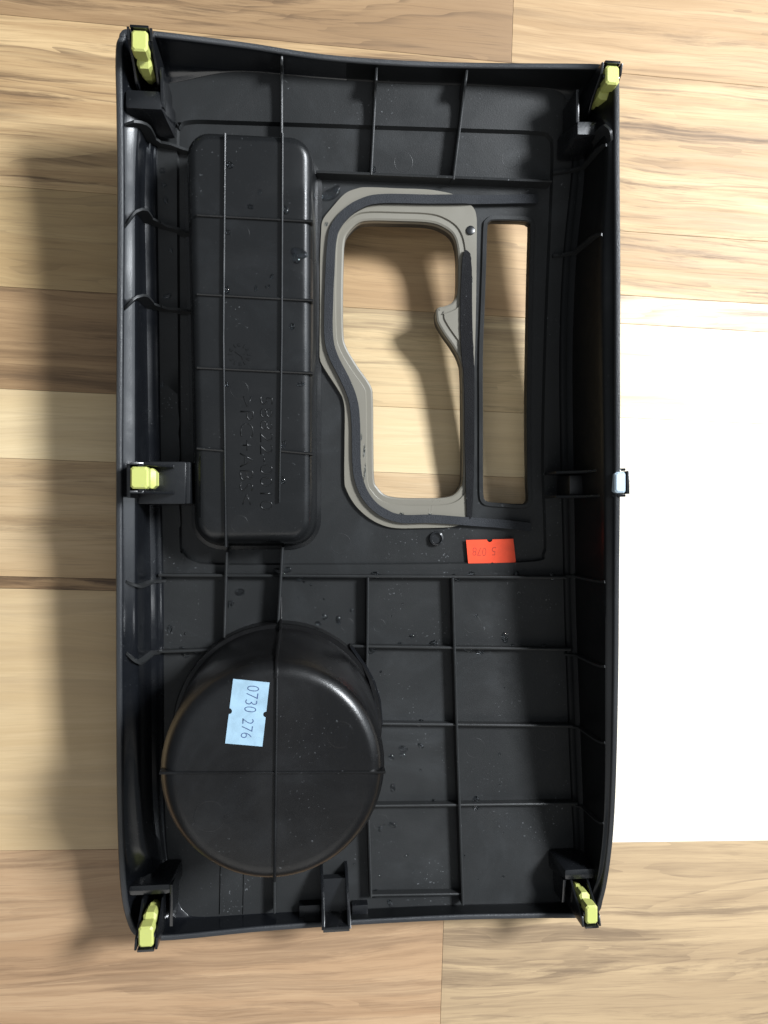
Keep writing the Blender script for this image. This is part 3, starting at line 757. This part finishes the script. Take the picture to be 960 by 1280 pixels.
# ---- lettering
def text_obj(name, body, centre, up, height, length, zlift, mat, parent, ext=.0001, surf=None, thin=-.018):
    cu = bpy.data.curves.new(name, 'FONT'); cu.body = body; cu.align_x = 'CENTER'; cu.align_y = 'CENTER'
    cu.size = 1; cu.offset = thin; cu.extrude = 0; cu.resolution_u = 3
    to = bpy.data.objects.new('tmp', cu); COL.objects.link(to)
    dg = bpy.context.evaluated_depsgraph_get(); me = bpy.data.meshes.new_from_object(to.evaluated_get(dg))
    bpy.data.objects.remove(to)
    xs_ = [v.co.x for v in me.vertices]; ys_ = [v.co.y for v in me.vertices]
    cx = (min(xs_)+max(xs_))/2; cy = (min(ys_)+max(ys_))/2
    sx = length/(max(xs_)-min(xs_)); sy = height/(max(ys_)-min(ys_))
    up = Vector((up[0], up[1], 0)).normalized(); rt_ = Vector((up.y, -up.x, 0))
    bm = bmesh.new(); bm.from_mesh(me)
    if ext:
        r = bmesh.ops.extrude_face_region(bm, geom=bm.faces[:]); 
        for g_ in r['geom']:
            if isinstance(g_, bmesh.types.BMVert): g_.co.z = 1
    for v in bm.verts:
        p = centre+rt_*((v.co.x-cx)*sx)+up*((v.co.y-cy)*sy)
        z = surf(p.x, p.y) if surf else centre.z
        v.co = Vector((p.x, p.y, z+zlift+(ext if v.co.z > .5 else 0)))
    bmesh.ops.recalc_face_normals(bm, faces=bm.faces)
    bm.to_mesh(me); bm.free(); me.materials.clear(); me.materials.append(mat)
    o = bpy.data.objects.new(name, me); COL.objects.link(o); o.parent = parent
    return o
def wdist(a, b_): return (a-b_).length
def col_text(body, p0, p1, hpx, z_or, mat, parent, zlift, ext, surf, name='lettering'):
    a = UP(*p0, z_or) if surf != 'cup' else U(*p0, ZC); b_ = UP(*p1, z_or) if surf != 'cup' else U(*p1, ZC)
    c = (a+b_)/2; d = (b_-a).normalized(); up = (-d.y, d.x)
    k = .00031 if surf != 'cup' else .00028
    fs_ = (lambda x, y: zbin(y)) if surf == 'tray' else ((lambda x, y: ZC) if surf == 'cup' else (lambda x, y: zplate(x, y)))
    return text_obj(name, body, c, up, hpx*k, wdist(a, b_), zlift, mat, parent, ext, fs_)
col_text('>PC+ABS<', (309, 496), (308, 630), 17, BINH, M['bin'], tray, -.0001, .00020, 'tray')
col_text('58822-0010', (333, 496), (333, 637), 16, BINH, M['bin'], tray, -.0001, .00020, 'tray')
# date wheel
c = UP(300, 443, BINH); vs = []; fs = []
def tick(cx, cy, ang, lx, ly):
    s = len(vs); ca, sa = math.cos(ang), math.sin(ang)
    for z in (-.0001, .0003):
        for x, y in ((-lx, -ly), (lx, -ly), (lx, ly), (-lx, ly)): 
            wx, wy = cx+x*ca-y*sa, cy+x*sa+y*ca; vs.append((wx, wy, zbin(wy)+z))
    fs.extend(tuple(s+i for i in f) for f in BOXF)
for k in range(12):
    a = 2*math.pi*k/12
    tick(c.x+.0036*math.cos(a), c.y+.0036*math.sin(a), a, .0007, .00022)
    if k % 2: tick(c.x+.0036*math.cos(a+.14), c.y+.0036*math.sin(a+.14), a, .0005, .00018)
tick(c.x, c.y, math.radians(-35), .0020, .0003); tick(c.x+.001, c.y-.0012, math.radians(-75), .0008, .0002)
tick(c.x+.0015, c.y+.0002, math.radians(20), .0008, .0002)
mesh_obj('date_wheel', vs, fs, M['bin'], tray)

# ---- stickers
def sticker(name, corners, notches, zfun, mat, label):
    """corners px in order TL TR BR BL ; notches on the two sides given"""
    pts = []
    n = 4
    for i in range(n):
        a = Vector(corners[i]); b_ = Vector(corners[(i+1) % n])
        if i in notches:
            t, r = notches[i]; d = (b_-a).normalized(); m_ = a.lerp(b_, t); inn = Vector((-d.y, d.x))
            pts += [a, a.lerp(b_, t*.5)]
            for k in range(9):
                an = math.pi*k/8; pts.append(m_-d*r*math.cos(an)+inn*r*math.sin(an))
            pts.append(b_.lerp(a, (1-t)*.5))
        else:
            for k in range(4): pts.append(a.lerp(b_, k/4))
    W = [zfun(p.x, p.y) for p in pts]
    top = [Vector((q.x, q.y, q.z+.00022)) for q in W]; bot = [Vector((q.x, q.y, q.z-.00005)) for q in W]
    o = prism(name, top, bot, mat, panel, None, None)
    o['label'] = label; return o
st = sticker('price_sticker', [(291.5, 848.5), (337, 853), (328, 933), (281.5, 929)], {1: (.50, 3.6), 3: (.50, 3.6)}, lambda x, y: U(x, y, ZC), M['blue_paper'], 'pale blue paper sticker printed 0730 276')
col_text('0730', (317, 857), (312.5, 890), 15, 0, M['ink'], st, .00026, 0, 'cup')
col_text('276', (310.5, 898), (307.5, 922.5), 14, 0, M['ink'], st, .00026, 0, 'cup')
fold = []
sr = sticker('price_sticker', [(582.5, 675), (641.5, 673.5), (645, 705.5), (585.5, 707.5)], {0: (.50, 3.4), 2: (.50, 3.4)}, lambda x, y: UP(x, y, -.0006), M['red_paper'], 'orange red paper sticker with faded digits')
def rtext(body, p0, p1):
    a = UP(*p0, 0); b_ = UP(*p1, 0); c = (a+b_)/2; d = (b_-a).normalized()
    text_obj('lettering', body, Vector((c.x, c.y, c.z)), (d.y*-1, d.x), 11*.00033, wdist(a, b_), 0, M['red_ink'], sr, 0, lambda x, y: P(y)-.0006+.00027)
rtext('078', (608, 690), (591, 689.5)); rtext('5', (620, 689), (615, 689)); 

# ---- droplets left from washing
vs = []; fs = []
def drop(c, r, h, el=1.0, an=0.0):
    s = len(vs); n = 14; lv = [(1.0, -.12), (.99, .10), (.93, .36), (.80, .60), (.60, .80), (.34, .94)]
    ca, sa = math.cos(an), math.sin(an); w1 = random.random()*6
    for k, z in lv:
        for i in range(n):
            a = 2*math.pi*i/n; rr = r*k*(1+.12*math.sin(2*a+w1)); x, y = rr*math.cos(a)*el, rr*math.sin(a)
            vs.append((c.x+x*ca-y*sa, c.y+x*sa+y*ca, c.z+z*h))
    vs.append((c.x, c.y, c.z+h))
    for j in range(5):
        for i in range(n): fs.append((s+j*n+i, s+j*n+(i+1) % n, s+(j+1)*n+(i+1) % n, s+(j+1)*n+i))
    for i in range(n): fs.append((s+5*n+i, s+5*n+(i+1) % n, s+6*n))
    fs.append(tuple(s+i for i in range(n-1, -1, -1)))
def pdrop(px, py, r, lift=0, el=1.0, an=0.0, surf='plate'):
    if surf == 'plate': c = UP(px, py, 0); c.z = zplate(c.x, c.y)
    elif surf == 'tray': c = UP(px, py, BINH); c.z = zbin(c.y)
    else: c = U(px, py, ZC)
    drop(c, r*.00033, r*.00033*.5, el, an)
for a in ((406, 771, 3.2), (423, 775, 3.5), (440, 763, 3), (398, 779, 3), (300, 740, 4.5), (287, 755, 4), (631, 797, 4.5), (600, 814, 5), (541, 805, 5), (500, 805, 3), (515, 795, 3),
          (504, 936, 4.5), (503, 944, 3.5), (489, 947, 3.5), (526, 932, 3), (491, 985, 3.5), (491, 1031, 3.5), (475, 1036, 3), (541, 1004, 5), (595, 1004, 6), (467, 902, 5), (525, 904, 5), (570, 722, 4), (470, 719, 5), (645, 719, 5), (590, 718, 4), (690, 720, 4), (488, 1130, 3.5), (468, 1117, 5), (350, 716, 6), (360, 712, 4), (375, 722, 4), (230, 815, 5), (245, 814, 5), (212, 786, 4), (192, 720, 5), (203, 213, 3), (205, 231, 2.5), (207, 250, 3), (213, 312, 3), (209, 370, 3.5), (414, 240, 7), (421, 233, 4), (466, 210, 5), (463, 214, 4), (203, 480, 3), (197, 700, 3), (585, 812, 4), (640, 808, 3), (465, 812, 5), (680, 809, 4)):
    pdrop(*a, el=random.uniform(1, 1.7), an=random.uniform(0, 3.1))
for a in ((374, 316, 5.5), (370, 322, 4), (365, 408, 3.5), (287, 206, 3.5), (283, 480, 2.5), (284, 290, 3), (357, 262, 4), (283, 362, 4), (340, 345, 2), (355, 555, 3), (353, 600, 4), (313, 258, 3), (325, 240, 2.5), (320, 360, 2), (335, 358, 2), (376, 480, 3)):
    pdrop(*a, el=random.uniform(1, 2.0), an=random.uniform(0, 3.1), surf='tray')
for _ in range(60):
    px, py = random.uniform(210, 690), random.uniform(725, 1120)
    if (px-345)**2+(py-955)**2 < 150**2: continue
    pdrop(px, py, random.uniform(.8, 1.8), el=random.uniform(1, 1.5), an=random.uniform(0, 3))
for x, y in ((498, 252), (408, 280), (406, 366), (411, 443), (502, 643), (537, 643), (583, 628), (536, 252)):
    c = UP(x, y, -RECD+BT); drop(c, random.uniform(1.8, 3.2)*.00033, .0004, 1.3, 0)
for x, y, r, el, an in ((455.5, 560, .9, 14, 1.57), (456.5, 585, .9, 16, 1.57), (452, 545, .7, 8, 1.6), (590, 420, .8, 22, 1.58), (581, 322, 1.5, 2, .3), (590, 350, .7, 14, 1.57), (436, 480, 3, 1.4, .9), (439, 486, 2, 1.5, 2)):  # the long thin drops are added to imitate highlight streaks on the bezel
    c = UP(x, y, -RECD+BT); drop(c, r*.00033, .0003, el, an)
dr = mesh_obj('water_droplets', vs, fs, M['water'], panel, 60)
dr['kind'] = 'stuff'
